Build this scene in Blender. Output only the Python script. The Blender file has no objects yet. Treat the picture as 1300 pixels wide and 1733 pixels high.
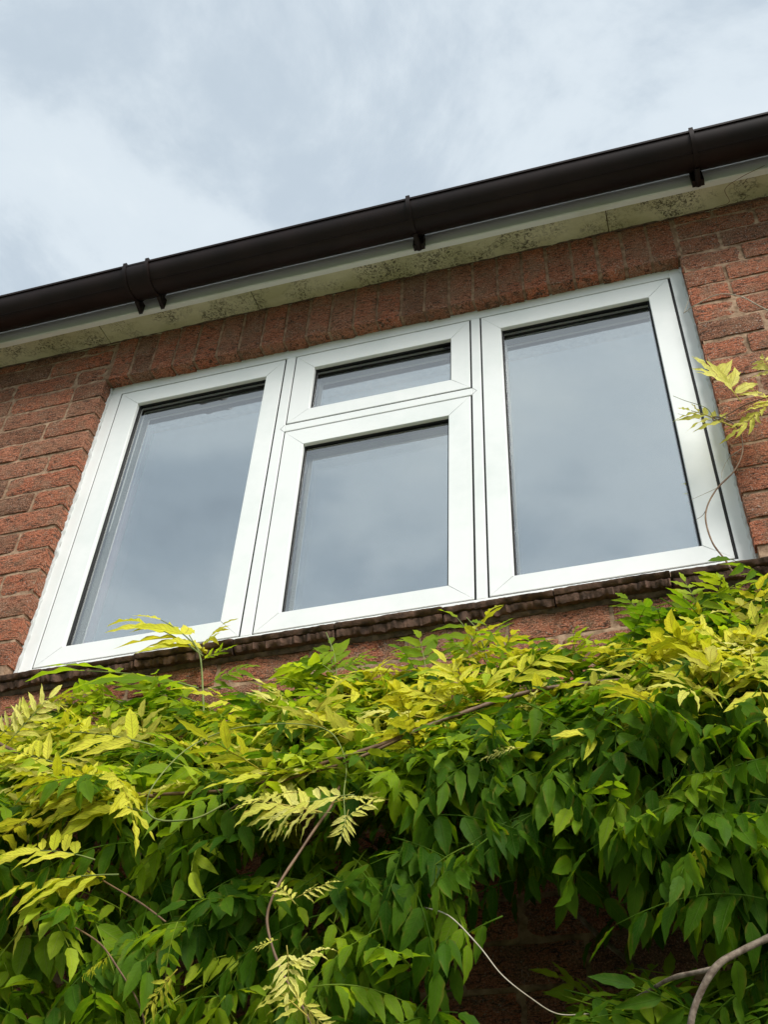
import bpy, math, random
import numpy as np
from mathutils import Vector, Matrix, noise
random.seed(7); rng = np.random.default_rng(7)
SC = bpy.context.scene; COL = SC.collection
# ------------------------------------------------------------------ camera
CAMP = Vector((1.59091, -1.70081, -2.31942)); CAME = (2.28094, 0.00661, 0.25370); FPX = 1633.96; PPX = 131.9
cd = bpy.data.cameras.new('camera'); cam = bpy.data.objects.new('camera', cd); COL.objects.link(cam)
cam.location = CAMP; cam.rotation_euler = CAME
cd.sensor_fit = 'VERTICAL'; cd.sensor_height = 24; cd.lens = FPX/1733*24; cd.shift_x = -PPX/1733
cd.clip_start = .02; cd.clip_end = 3000; SC.camera = cam
# ------------------------------------------------------------------ world
SUN_EL, SUN_AZ = math.radians(43), math.radians(45)      # azimuth: from -y towards -x
w = bpy.data.worlds.new('World'); SC.world = w; w.use_nodes = True
nt = w.node_tree; nt.nodes.clear()
def N(nt, t, **k):
    n = nt.nodes.new(t)
    for a, v in k.items():
        if a.startswith('i_'): n.inputs[a[2:].replace('_', ' ')].default_value = v
        else: setattr(n, a, v)
    return n
def ramp(nt, pts, fac=None, interp='LINEAR'):
    r = nt.nodes.new('ShaderNodeValToRGB'); r.color_ramp.interpolation = interp
    e = r.color_ramp.elements
    while len(e) < len(pts): e.new(.5)
    for q, (p, c) in zip(e, pts):
        q.position = p; q.color = (c, c, c, 1) if isinstance(c, (int, float)) else (*c, 1)
    if fac: nt.links.new(fac, r.inputs[0])
    return r
L = nt.links.new
sky = N(nt, 'ShaderNodeTexSky', sky_type='NISHITA', sun_disc=False, sun_elevation=SUN_EL, sun_rotation=math.radians(180)-SUN_AZ)
sky.air_density = 1.2; sky.dust_density = 3
tc = N(nt, 'ShaderNodeTexCoord'); sep = N(nt, 'ShaderNodeSeparateXYZ'); L(tc.outputs['Generated'], sep.inputs[0])
mz = N(nt, 'ShaderNodeMath', operation='MAXIMUM'); L(sep.outputs[2], mz.inputs[0]); mz.inputs[1].default_value = .06
dv = N(nt, 'ShaderNodeVectorMath', operation='DIVIDE'); L(tc.outputs['Generated'], dv.inputs[0])
cb = N(nt, 'ShaderNodeCombineXYZ')
for i in range(3): L(mz.outputs[0], cb.inputs[i])
L(cb.outputs[0], dv.inputs[1])
mp = N(nt, 'ShaderNodeMapping'); L(dv.outputs[0], mp.inputs[0]); mp.inputs['Location'].default_value = (11.2, -3.3, 0); mp.inputs['Rotation'].default_value = (0, 0, .5)
n1 = N(nt, 'ShaderNodeTexNoise', i_Scale=1.9, i_Detail=9, i_Roughness=.6, i_Distortion=.35); L(mp.outputs[0], n1.inputs[0])
n2 = N(nt, 'ShaderNodeTexNoise', i_Scale=.55, i_Detail=3); L(mp.outputs[0], n2.inputs[0])
mx = N(nt, 'ShaderNodeMix'); mx.inputs[0].default_value = .5; L(n1.outputs[0], mx.inputs[2]); L(n2.outputs[0], mx.inputs[3])
cr = ramp(nt, [(.39, (2.9, 3.4, 4.0)), (.46, (4.05, 4.7, 5.3)), (.53, (5.4, 6.0, 6.45)), (.62, (6.3, 6.8, 7.05))], mx.outputs[0], 'EASE')
ms = N(nt, 'ShaderNodeMix', data_type='RGBA'); ms.inputs[0].default_value = .9
L(sky.outputs[0], ms.inputs[6]); L(cr.outputs[0], ms.inputs[7])
bg = N(nt, 'ShaderNodeBackground', i_Strength=.052); L(ms.outputs[2], bg.inputs[0])
wo = N(nt, 'ShaderNodeOutputWorld'); L(bg.outputs[0], wo.inputs[0])
sd = bpy.data.lights.new('sun', 'SUN'); sd.energy = 1.5; sd.angle = math.radians(24); sd.color = (1, .965, .91)
sun = bpy.data.objects.new('sun', sd); COL.objects.link(sun)
sdir = Vector((math.sin(SUN_AZ)*math.cos(SUN_EL), -math.cos(SUN_AZ)*math.cos(SUN_EL), math.sin(SUN_EL)))
sun.rotation_euler = sdir.to_track_quat('Z', 'Y').to_euler(); sun.location = (0, -5, 8)
SC.view_settings.view_transform = 'Standard'; SC.view_settings.look = 'None'
SC.view_settings.exposure = 1.5; SC.view_settings.gamma = 1; SC.view_settings.use_curve_mapping = False
SC.render.engine = 'CYCLES'; SC.cycles.max_bounces = 8; SC.cycles.transparent_max_bounces = 16; SC.cycles.sample_clamp_indirect = 6
# ------------------------------------------------------------------ placing helper (a point of the place from its sight line and depth)
from mathutils import Euler
RC = Euler(CAME).to_matrix()
def at(px, py, Y):
    r = RC @ Vector(((px-650-PPX)/FPX, -(py-866.5)/FPX, -1)); t = (Y-CAMP.y)/r.y
    return CAMP + r*t
# ------------------------------------------------------------------ object helpers
def obj(name, verts, faces, mats, parent=None, smooth=False, uv=None, kind=None, attr=None, midx=None):
    me = bpy.data.meshes.new(name); me.from_pydata([tuple(v) for v in verts], [], faces); 
    if not isinstance(mats, (list, tuple)): mats = [mats]
    for m in mats: me.materials.append(m)
    if smooth: me.shade_smooth()
    if midx is not None: me.polygons.foreach_set('material_index', midx)
    if uv is not None:
        l = me.uv_layers.new(name='UVMap'); vi = np.empty(len(me.loops), np.int32); me.loops.foreach_get('vertex_index', vi)
        l.data.foreach_set('uv', np.asarray(uv, np.float32)[vi].ravel())
    if attr is not None:
        a = me.attributes.new('tone', 'FLOAT', 'POINT'); a.data.foreach_set('value', np.asarray(attr, np.float32))
    me.update()
    return link(name, me, parent, kind)
def link(name, me, parent=None, kind=None):
    o = bpy.data.objects.new(name, me); COL.objects.link(o)
    if parent: o.parent = parent
    if kind: o['kind'] = kind
    return o
class MB:
    def __init__(s): s.v = []; s.f = []; s.m = []
    def add(s, v, f, m=0):
        b = len(s.v); s.v += [tuple(x) for x in v]; s.f += [tuple(b+i for i in q) for q in f]; s.m += [m]*len(f)
    def box(s, x0, x1, y0, y1, z0, z1, m=0):
        s.add([(x0,y0,z0),(x1,y0,z0),(x1,y1,z0),(x0,y1,z0),(x0,y0,z1),(x1,y0,z1),(x1,y1,z1),(x0,y1,z1)],
              [(0,3,2,1),(4,5,6,7),(0,1,5,4),(1,2,6,5),(2,3,7,6),(3,0,4,7)], m)
    def build(s, name, mat, parent=None, smooth=False, kind=None): return obj(name, s.v, s.f, mat, parent, smooth, kind=kind, midx=s.m)
def smooth_path(P, n=8):
    P = [Vector(p) for p in P]; out = []
    Q = [P[0]*2-P[1]] + P + [P[-1]*2-P[-2]]
    for i in range(1, len(Q)-2):
        a, b, c, d = Q[i-1:i+3]
        for k in range(n):
            t = k/n; out.append(.5*((2*b)+(c-a)*t+(2*a-5*b+4*c-d)*t*t+(3*b-a-3*c+d)*t**3))
    out.append(P[-1]); return out
def tube_geo(path, r0, r1, seg=7, wob=0):
    v = []; f = []; n = len(path); T0 = None
    for i, p in enumerate(path):
        t = (path[min(i+1, n-1)]-path[max(i-1, 0)]).normalized()
        if T0 is None: a = t.orthogonal().normalized()
        else: a = (a - t*a.dot(t)).normalized()
        T0 = t; b = t.cross(a); r = r0+(r1-r0)*i/(n-1)
        if wob: r *= 1+wob*noise.noise(p*40)
        for k in range(seg):
            an = 2*math.pi*k/seg; v.append(p+a*(r*math.cos(an))+b*(r*math.sin(an)))
    for i in range(n-1):
        for k in range(seg):
            f.append((i*seg+k, i*seg+(k+1)%seg, (i+1)*seg+(k+1)%seg, (i+1)*seg+k))
    f.append(tuple(range(seg))[::-1]); f.append(tuple(range((n-1)*seg, n*seg)))
    return v, f
def tube(name, pts, r0, r1, mat, parent, n=8, seg=7, wob=0):
    v, f = tube_geo(smooth_path(pts, n), r0, r1, seg, wob); return obj(name, v, f, mat, parent, True)
def thing(name, label, cat, loc=(0, 0, 0)):
    o = bpy.data.objects.new(name, None); COL.objects.link(o); o.location = loc; o.empty_display_size = .1
    o['label'] = label; o['category'] = cat; return o
# ------------------------------------------------------------------ materials
def mat(name):
    m = bpy.data.materials.new(name); m.use_nodes = True; t = m.node_tree; t.nodes.clear()
    b = N(t, 'ShaderNodeBsdfPrincipled'); o = N(t, 'ShaderNodeOutputMaterial'); t.links.new(b.outputs[0], o.inputs[0])
    return m, t, b, o
def mixc(t, fac, a, b, mode='MIX'):
    m = N(t, 'ShaderNodeMix', data_type='RGBA', blend_type=mode)
    for s, i in ((fac, 0), (a, 6), (b, 7)):
        if isinstance(s, (int, float)): m.inputs[i].default_value = s
        elif isinstance(s, tuple): m.inputs[i].default_value = (*s, 1)
        else: t.links.new(s, m.inputs[i])
    return m.outputs[2]
def math_(t, op, a, b=None, c=None):
    m = N(t, 'ShaderNodeMath', operation=op)
    for i, s in enumerate((a, b, c)):
        if s is None: continue
        if isinstance(s, (int, float)): m.inputs[i].default_value = s
        else: t.links.new(s, m.inputs[i])
    return m.outputs[0]
def bump(t, h, b, dist=.002, strength=1):
    n = N(t, 'ShaderNodeBump', i_Distance=dist, i_Strength=strength); t.links.new(h, n.inputs['Height']); t.links.new(n.outputs[0], b.inputs['Normal'])

def brick_material(name, use_obj=True):
    m, t, b, o = mat(name); l = t.links.new
    tcn = N(t, 'ShaderNodeTexCoord'); oi = N(t, 'ShaderNodeObjectInfo')
    if use_obj: rnd = oi.outputs['Random']
    else:
        at_ = N(t, 'ShaderNodeAttribute', attribute_name='tone'); rnd = at_.outputs['Fac']
    off = N(t, 'ShaderNodeCombineXYZ')
    k = math_(t, 'MULTIPLY', rnd, 37.0); l(k, off.inputs[0]); l(k, off.inputs[2])
    va = N(t, 'ShaderNodeVectorMath', operation='ADD'); l(tcn.outputs['Object'], va.inputs[0]); l(off.outputs[0], va.inputs[1])
    base = ramp(t, [(0, (.25, .12, .07)), (.12, (.42, .15, .078)), (.35, (.56, .175, .088)), (.55, (.62, .21, .108)), (.75, (.48, .20, .115)), (.9, (.66, .19, .09)), (1, (.32, .17, .105))], rnd)
    st = N(t, 'ShaderNodeMapping'); st.inputs['Scale'].default_value = (1, 1, 3.2); l(va.outputs[0], st.inputs[0])
    cre = N(t, 'ShaderNodeTexNoise', i_Scale=48, i_Detail=7, i_Roughness=.74, i_Distortion=1.1); l(st.outputs[0], cre.inputs[0])
    big = N(t, 'ShaderNodeTexNoise', i_Scale=14, i_Detail=7, i_Roughness=.65); l(va.outputs[0], big.inputs[0])
    fine = N(t, 'ShaderNodeTexNoise', i_Scale=300, i_Detail=4, i_Roughness=.7); l(va.outputs[0], fine.inputs[0])
    c = mixc(t, ramp(t, [(.43, .97), (.505, 0)], cre.outputs[0]).outputs[0], base.outputs[0], (.055, .03, .02))  # shade in the creases painted into the colour
    c = mixc(t, ramp(t, [(.46, 0), (.62, .7)], big.outputs[0]).outputs[0], c, (.33, .195, .12))
    c = mixc(t, ramp(t, [(.38, .6), (.5, 0)], fine.outputs[0]).outputs[0], c, (.06, .03, .02))
    c = mixc(t, ramp(t, [(.53, 0), (.63, .65)], fine.outputs[0]).outputs[0], c, (.68, .40, .27))  # highlights on the grain painted lighter into the colour
    gp = N(t, 'ShaderNodeNewGeometry'); sx = N(t, 'ShaderNodeSeparateXYZ'); l(gp.outputs['Position'], sx.inputs[0]); wx = math_(t, 'MULTIPLY', sx.outputs[0], .35)
    # salt flecks, heavier away to the right end of the wall
    sp = N(t, 'ShaderNodeTexNoise', i_Scale=230, i_Detail=3, i_Roughness=.6); l(va.outputs[0], sp.inputs[0])
    spb = N(t, 'ShaderNodeTexNoise', i_Scale=22, i_Detail=2); l(va.outputs[0], spb.inputs[0])
    fl = math_(t, 'MULTIPLY', ramp(t, [(.60, 0), (.66, 1)], sp.outputs[0]).outputs[0], math_(t, 'ADD', ramp(t, [(.42, .12), (.6, .8)], spb.outputs[0]).outputs[0], ramp(t, [(.5, 0), (.7, .5)], wx).outputs[0]))
    c = mixc(t, fl, c, (.52, .45, .38))
    l(c, b.inputs['Base Color']); b.inputs['Roughness'].default_value = .9; b.inputs['Specular IOR Level'].default_value = .2
    h = math_(t, 'ADD', math_(t, 'MULTIPLY', cre.outputs[0], 1.0), math_(t, 'MULTIPLY', fine.outputs[0], .22))
    bump(t, h, b, .013, 1); return m
M_BRICK = brick_material('rustic_brick'); M_BRICKS = brick_material('rustic_brick_wall', False)
def simple(name, c1, c2, scale=20, rough=.8, bd=.001, spec=.3, detail=6, lo=.35, hi=.65, metallic=0):
    m, t, b, o = mat(name); tcn = N(t, 'ShaderNodeTexCoord'); n = N(t, 'ShaderNodeTexNoise', i_Scale=scale, i_Detail=detail, i_Roughness=.6)
    t.links.new(tcn.outputs['Object'], n.inputs[0]); r = ramp(t, [(lo, c1), (hi, c2)], n.outputs[0])
    t.links.new(r.outputs[0], b.inputs['Base Color']); b.inputs['Roughness'].default_value = rough; b.inputs['Specular IOR Level'].default_value = spec
    if bd: bump(t, n.outputs[0], b, bd)
    return m
M_MORT = simple('mortar', (.17, .105, .065), (.44, .30, .20), 48, .95, .004, .1)
M_PNT = simple('dark_pointing', (.17, .10, .062), (.36, .23, .15), 45, .95, .004, .1)
M_SILL = simple('sill_tile', (.055, .034, .024), (.17, .095, .065), 38, .85, .006, .25)
M_SILLM = simple('sill_mortar', (.075, .055, .042), (.18, .12, .085), 60, .95, .005, .1)
M_GUT = simple('brown_plastic', (.010, .0052, .0045), (.020, .0105, .009), 7, .55, 0, .25)
M_BLACK = simple('gasket_and_reflection_black', (.006, .006, .007), (.012, .012, .013), 30, .6, 0, .3)  # gaskets, and the stand-ins for dark reflections in the panes
M_ROOM = simple('room_paint', (.26, .26, .26), (.32, .32, .32), 4, .9, 0, .1)
M_ROOF = simple('roof_tile', (.09, .05, .035), (.17, .08, .055), 14, .9, .003, .1)
M_CURT = simple('pink_curtain', (.80, .36, .48), (.88, .48, .58), 6, .9, 0, .1)
M_GROUND = simple('grass', (.03, .06, .015), (.09, .12, .035), 6, .95, .01, .1)
M_BOUNCE = simple('bounce_slab', (.13, .125, .11), (.2, .19, .17), 3, .9, .002, .2)
M_BARK = simple('grey_brown_bark', (.10, .07, .05), (.26, .21, .16), 90, .85, .002, .2)
M_STEMG = simple('green_stem', (.12, .17, .035), (.22, .25, .06), 60, .6, .0005, .4)
M_STEMR = simple('brown_stem', (.10, .055, .03), (.2, .12, .06), 60, .6, .0005, .4)
M_DRY = simple('dry_tendril', (.38, .33, .24), (.5, .45, .36), 60, .7, 0, .3)
# upvc with faint grime
m, t, b, o = mat('white_upvc'); M_UPVC = m
tcn = N(t, 'ShaderNodeTexCoord'); n = N(t, 'ShaderNodeTexNoise', i_Scale=5, i_Detail=8, i_Roughness=.65); t.links.new(tcn.outputs['Object'], n.inputs[0])
t.links.new(ramp(t, [(.3, (.74, .78, .765)), (.55, (.83, .85, .84))], n.outputs[0]).outputs[0], b.inputs['Base Color']); b.inputs['Roughness'].default_value = .5; b.inputs['Specular IOR Level'].default_value = .3
m, t, b, o = mat('white_sealant'); M_SEAL = m; b.inputs['Base Color'].default_value = (.82, .84, .83, 1); b.inputs['Roughness'].default_value = .5
n = N(t, 'ShaderNodeTexNoise', i_Scale=60, i_Detail=4); bump(t, n.outputs[0], b, .003)
# painted boards with algae and black mould
def board(name, clean, green, gl, gh, ml, mh, sc=7):
    m, t, b, o = mat(name); tcn = N(t, 'ShaderNodeTexCoord'); l = t.links.new
    mpn = N(t, 'ShaderNodeMapping'); mpn.inputs['Scale'].default_value = (.5, 1, 1.4); l(tcn.outputs['Object'], mpn.inputs[0])
    a = N(t, 'ShaderNodeTexNoise', i_Scale=sc, i_Detail=8, i_Roughness=.62); l(mpn.outputs[0], a.inputs[0])
    c = mixc(t, ramp(t, [(gl, 0), (gh, 1)], a.outputs[0]).outputs[0], clean, green)
    g = N(t, 'ShaderNodeTexNoise', i_Scale=75, i_Detail=8, i_Roughness=.72, i_Distortion=1.6); l(tcn.outputs['Object'], g.inputs[0])
    g2 = N(t, 'ShaderNodeTexNoise', i_Scale=9, i_Detail=3); l(tcn.outputs['Object'], g2.inputs[0])
    ff = math_(t, 'MULTIPLY', ramp(t, [(ml, 0), (mh, .92)], g.outputs[0]).outputs[0], ramp(t, [(.42, .05), (.58, 1)], g2.outputs[0]).outputs[0])
    c = mixc(t, ff, c, (.045, .038, .02)); l(c, b.inputs['Base Color']); b.inputs['Roughness'].default_value = .6
    h = math_(t, 'SUBTRACT', 1.0, ff); bump(t, h, b, .0015, .5); return m
M_FASC = board('fascia_paint', (.82, .84, .80), (.62, .64, .50), .50, .72, .66, .72, 4)
M_SOFF = board('soffit_paint', (.72, .70, .48), (.50, .49, .28), .35, .6, .49, .58)
# glass panes
def glass(name, r0):
    m = bpy.data.materials.new(name); m.use_nodes = True; t = m.node_tree; t.nodes.clear(); l = t.links.new
    gl = N(t, 'ShaderNodeBsdfGlossy', i_Roughness=.0); gl.inputs[0].default_value = (.97, .99, 1, 1)
    tr = N(t, 'ShaderNodeBsdfTransparent'); tr.inputs[0].default_value = (.92, .95, .94, 1)
    lw = N(t, 'ShaderNodeLayerWeight'); lw.inputs[0].default_value = .5
    p5 = math_(t, 'POWER', lw.outputs['Facing'], 5.0); fr = math_(t, 'MULTIPLY_ADD', p5, 1-r0, r0)
    mxn = N(t, 'ShaderNodeMixShader'); l(fr, mxn.inputs[0]); l(tr.outputs[0], mxn.inputs[1]); l(gl.outputs[0], mxn.inputs[2])
    o = N(t, 'ShaderNodeOutputMaterial'); l(mxn.outputs[0], o.inputs[0]); return m
M_GLASS = glass('outer_glass', .25); M_GLASS2 = glass('inner_glass', .52)
# leaves
def leaf_mat(name, cols, vein, trans, tcol_mul, veinmix=.5, brown=0.0):
    m = bpy.data.materials.new(name); m.use_nodes = True; t = m.node_tree; t.nodes.clear(); l = t.links.new
    at_ = N(t, 'ShaderNodeAttribute', attribute_name='tone'); oi = N(t, 'ShaderNodeObjectInfo')
    k = math_(t, 'FRACT', math_(t, 'ADD', at_.outputs['Fac'], oi.outputs['Random']))
    base = ramp(t, [(i/(len(cols)-1), c) for i, c in enumerate(cols)], k).outputs[0]
    uv = N(t, 'ShaderNodeUVMap'); s = N(t, 'ShaderNodeSeparateXYZ'); l(uv.outputs[0], s.inputs[0])
    u = math_(t, 'ABSOLUTE', math_(t, 'SUBTRACT', s.outputs[0], .5)); u = math_(t, 'MULTIPLY', u, 2.0)
    mid = ramp(t, [(.02, 1), (.085, 0)], u).outputs[0]
    ph = math_(t, 'SUBTRACT', math_(t, 'MULTIPLY', s.outputs[1], 9.0), math_(t, 'MULTIPLY', u, 1.5))
    fr = math_(t, 'ABSOLUTE', math_(t, 'SUBTRACT', math_(t, 'FRACT', ph), .5))
    lat = ramp(t, [(.03, 1), (.10, 0)], fr).outputs[0]
    v = math_(t, 'MAXIMUM', mid, math_(t, 'MULTIPLY', lat, .6))
    tcn = N(t, 'ShaderNodeTexCoord'); n = N(t, 'ShaderNodeTexNoise', i_Scale=45, i_Detail=4); l(tcn.outputs['Object'], n.inputs[0])
    c = mixc(t, math_(t, 'MULTIPLY', v, veinmix), base, vein)
    c = mixc(t, ramp(t, [(.4, .22), (.6, 0)], n.outputs[0]).outputs[0], c, tuple(x*.55 for x in cols[0]))
    if brown:
        edge = math_(t, 'MULTIPLY', ramp(t, [(.55, 0), (.95, 1)], u).outputs[0], ramp(t, [(.5, 0), (.62, brown)], n.outputs[0]).outputs[0])
        c = mixc(t, edge, c, (.30, .16, .04))
    p = N(t, 'ShaderNodeBsdfPrincipled', i_Roughness=.55); p.inputs['Specular IOR Level'].default_value = .13; l(c, p.inputs['Base Color'])
    tr = N(t, 'ShaderNodeBsdfTranslucent'); l(mixc(t, 1.0, c, tcol_mul, 'MULTIPLY'), tr.inputs[0])
    bn = N(t, 'ShaderNodeBump', i_Distance=.0012, i_Strength=.6); l(math_(t, 'SUBTRACT', 1.0, v), bn.inputs['Height']); l(bn.outputs[0], p.inputs['Normal'])
    mxn = N(t, 'ShaderNodeMixShader'); mxn.inputs[0].default_value = trans; l(p.outputs[0], mxn.inputs[1]); l(tr.outputs[0], mxn.inputs[2])
    o = N(t, 'ShaderNodeOutputMaterial'); l(mxn.outputs[0], o.inputs[0]); return m
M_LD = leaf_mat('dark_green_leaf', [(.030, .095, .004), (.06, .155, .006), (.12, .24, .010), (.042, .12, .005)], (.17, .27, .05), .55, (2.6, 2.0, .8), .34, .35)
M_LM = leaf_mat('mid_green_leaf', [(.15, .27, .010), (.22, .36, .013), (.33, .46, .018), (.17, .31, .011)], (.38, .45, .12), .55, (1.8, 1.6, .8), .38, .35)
M_LL = leaf_mat('lime_leaf', [(.26, .38, .02), (.36, .48, .025), (.44, .54, .03), (.30, .42, .02)], (.50, .55, .12), .4, (1.4, 1.3, .6), .45)
M_LY = leaf_mat('yellow_leaf', [(.52, .58, .03), (.68, .68, .045), (.78, .74, .08), (.60, .63, .05)], (.28, .19, .03), .38, (1.25, 1.2, .6), .6, .5)
M_LP = leaf_mat('pale_yellow_leaf', [(.66, .66, .10), (.76, .73, .16), (.82, .78, .24), (.70, .68, .12)], (.36, .22, .05), .35, (1.1, 1.1, .8), .55, .7)
M_LO = leaf_mat('orange_leaf', [(.30, .16, .02), (.36, .22, .025), (.25, .2, .02)], (.2, .1, .02), .4, (1.6, 1.3, .6), .5, .8)
# ================================================================== ground
o = obj('bounce_patio', [(-12,-6,-3.946),(12,-6,-3.946),(12,0.2,-3.946),(-12,0.2,-3.946)], [(0,1,2,3)], M_BOUNCE, kind='structure')  # unseen paving, added to bounce light up to soffit and leaves
o = obj('lawn', [(-400,-400,-3.95),(400,-400,-3.95),(400,400,-3.95),(-400,400,-3.95)], [(0,1,2,3)], M_GROUND, kind='structure')
# ================================================================== house
H = thing('brick_house', 'red brick house wall with white casement window, brown gutter and climbing wisteria', 'house', (0, 0, -3.95))
class _P:  # parent offset so children keep world coordinates
    pass
def child(o, p):
    o.parent = p; o.matrix_parent_inverse = Matrix.Translation(-p.matrix_basis.translation) if p is H else Matrix.Identity(4); return o
BX0, BX1, ZT, ZB = -1.6, 3.4, .30, -3.9
OP0, OP1, OB = 0.0, 1.8, -1.075
mb = MB(); R_ = .0042
mb.box(BX0, OP0-R_, R_, .26, ZB, ZT); mb.box(OP1+R_, BX1, R_, .26, ZB, ZT)
mb.box(OP0-R_, OP1+R_, R_, .26, ZB, OB-.003); mb.box(OP0-R_, OP1+R_, R_+.001, .26, 0+R_, ZT)
WALL = child(mb.build('wall', M_MORT), H)
# brick meshes: broken creased face, ragged edges
def brick_geo(Lx, Lz, D, seed, nx=14, nz=5, amp=.0028):
    v = []; f = []; r = random.Random(seed); sx = r.uniform(0, 99)
    cren = lambda x, z: noise.noise(Vector((x*28+sx, seed*3.1, z*75)))*amp + noise.noise(Vector((x*9+sx, 5.5, z*16)))*amp*.8
    for j in range(nz+1):
        for i in range(nx+1):
            x = (i/nx-.5)*Lx; z = (j/nz-.5)*Lz; e = (i in (0, nx)) + (j in (0, nz))
            rag = .0018
            if i in (0, nx): x += noise.noise(Vector((sx, z*80, i)))*rag
            if j in (0, nz): z += noise.noise(Vector((x*45, sx, j)))*rag
            y = cren(x, z) + (.0022 if e == 1 else .0045 if e == 2 else 0)
            v.append((x, y, z))
    for j in range(nz):
        for i in range(nx):
            a = j*(nx+1)+i; f.append((a, a+1, a+nx+2, a+nx+1))
    ring = [i for i in range(nx+1)] + [j*(nx+1)+nx for j in range(1, nz+1)] + [nz*(nx+1)+i for i in range(nx-1, -1, -1)] + [j*(nx+1) for j in range(nz-1, 0, -1)]
    b0 = len(v)
    for q in ring: v.append((v[q][0], D*.5+noise.noise(Vector(v[q])*50)*.001, v[q][2]))
    b1 = len(v)
    for q in ring: v.append((v[q][0], D, v[q][2]))
    n = len(ring)
    for k in range(n):
        k2 = (k+1) % n
        f.append((ring[k2], ring[k], b0+k, b0+k2)); f.append((b0+k2, b0+k, b1+k, b1+k2))
    f.append(tuple(b1+k for k in range(n))); return v, f
variants = {}
def bmesh_for(Lx, Lz, vert=False):
    key = (round(Lx, 3), round(Lz, 3)); lst = variants.setdefault(key, [])
    maxv = 14 if Lx > .2 or Lz > .2 else 7
    if len(lst) < maxv:
        s = random.randint(0, 9999)
        nx = 14 if Lx > .12 else 8; nz = 5
        if Lz > Lx: nx, nz = 6, 10
        v, f = brick_geo(Lx, Lz, .1025, s, nx, nz)
        me = bpy.data.meshes.new('brick'); me.from_pydata(v, [], f); me.materials.append(M_BRICK); me.shade_smooth()
        me.set_sharp_from_angle(angle=math.radians(40)); me.update(); lst.append((me, v, f))
    return random.choice(lst)
sv = []; sf = []; stone = []   # bricks that cannot be picked apart, joined
nb = 0
def put_brick(cx, cz, Lx, Lz, seen, parent, yj=None):
    global nb
    me, v, f = bmesh_for(Lx, Lz)
    y = random.uniform(-.0018, .0018) if yj is None else yj
    ry = random.gauss(0, .004); rz = random.gauss(0, .004)
    if seen and nb < 298:
        o = link('brick', me); o.location = (cx, y, cz); o.rotation_euler = (0, ry, rz)
        loc = o.location.copy(); o.parent = parent; o.matrix_parent_inverse = Matrix.Identity(4); nb += 1
    else:
        b = len(sv); tn = random.random()
        sv.extend((a+cx, bb+y, c+cz) for a, bb, c in v); sf.extend(tuple(b+i for i in q) for q in f); stone.extend([tn]*len(v))
def proj(P):
    q = RC.transposed() @ (Vector(P)-CAMP)
    if q.z > -.05: return None
    return 650+PPX+FPX*q.x/-q.z, 866.5-FPX*q.y/-q.z
def seen(x0, x1, zc):
    for x in (x0, (x0+x1)/2, x1):
        p = proj((x, 0, zc))
        if p and -30 < p[0] < 1330 and -30 < p[1] < 1763:
            if zc > -1.36 or (1.0 < x < 1.62 and zc < -1.45): return True
    return False
J = .010
def run(x0, x1, zc, first, rev=False):
    """lay one course from a jamb outwards; first = length of the brick at the jamb"""
    x = x1 if rev else x0; Lb = first
    while (x > x0+.02) if rev else (x < x1-.02):
        a = max(x0, x-Lb) if rev else x; bb = x if rev else min(x1, x+Lb)
        ln = bb-a
        Lq = min((.1025, .159, .215), key=lambda q: abs(q-ln)) if ln > .07 else ln
        put_brick((a+bb)/2, zc, Lq if ln > .07 else ln, .065, seen(a, bb, zc), WALL)
        x = a-J if rev else bb+J; Lb = .215
leftfirst = {1:.1025, 2:.1025, 3:.159, 4:.215, 5:.1025, 6:.215, 7:.1025, 8:.215, 9:.1025, 10:.215, 11:.1025, 12:.215, 13:.1025, 14:.215}
rightfirst = {0:.1025, 1:.159, 2:.1025, 3:.1025, 4:.1025, 5:.159}
for k in range(-3, 46):
    zc = -.075*(k-1)-.0375
    if zc > .27 or zc < -3.3: continue
    if k <= 14:
        lf = leftfirst.get(k, .215 if k % 2 else .1025)
        run(BX0, OP0 if k >= 1 else OP0-.012, zc, lf, True)
        run(OP1 if k >= 1 else OP1+.012, BX1, zc, rightfirst.get(k, .215 if k % 2 else .1025))
    elif k == 15:
        run(BX0, OP0-.08, zc, .215, True); run(OP1+.08, BX1, zc, .215)
    else:
        x = BX0 + (0 if k % 2 else -.1125)+.05
        while x < BX1:
            put_brick(x+.1075, zc, .215, .065, seen(x, x+.215, zc), WALL); x += .225
# soldier course over the window
LINT = child(obj('lintel', [(0,0,0)]*0 or [(0,.11,.01),(1.8,.11,.01),(1.8,.11,.28),(0,.11,.28),(0,.2,.01),(1.8,.2,.01),(1.8,.2,.28),(0,.2,.28)],
        [(0,1,2,3),(4,7,6,5),(0,4,5,1),(3,2,6,7),(0,3,7,4),(1,5,6,2)], M_MORT), H)
for i in range(24):
    put_brick(.0375+.075*i+random.uniform(-.001, .001), .1075+random.uniform(-.002, .002), random.choice((.064, .066, .067)), .215, True, LINT, random.uniform(-.002, .001))
# mortar between soldiers, slightly recessed
mb = MB()
for i in range(25): mb.box(-.006+.075*i, .006+.075*i, .0035, .1, .005, .215)
child(mb.build('lintel_pointing', M_PNT), H)
o = obj('brick', sv, sf, M_BRICKS, WALL, kind='stuff', attr=stone); o.data.shade_smooth(); o.data.set_sharp_from_angle(angle=math.radians(40))
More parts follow.
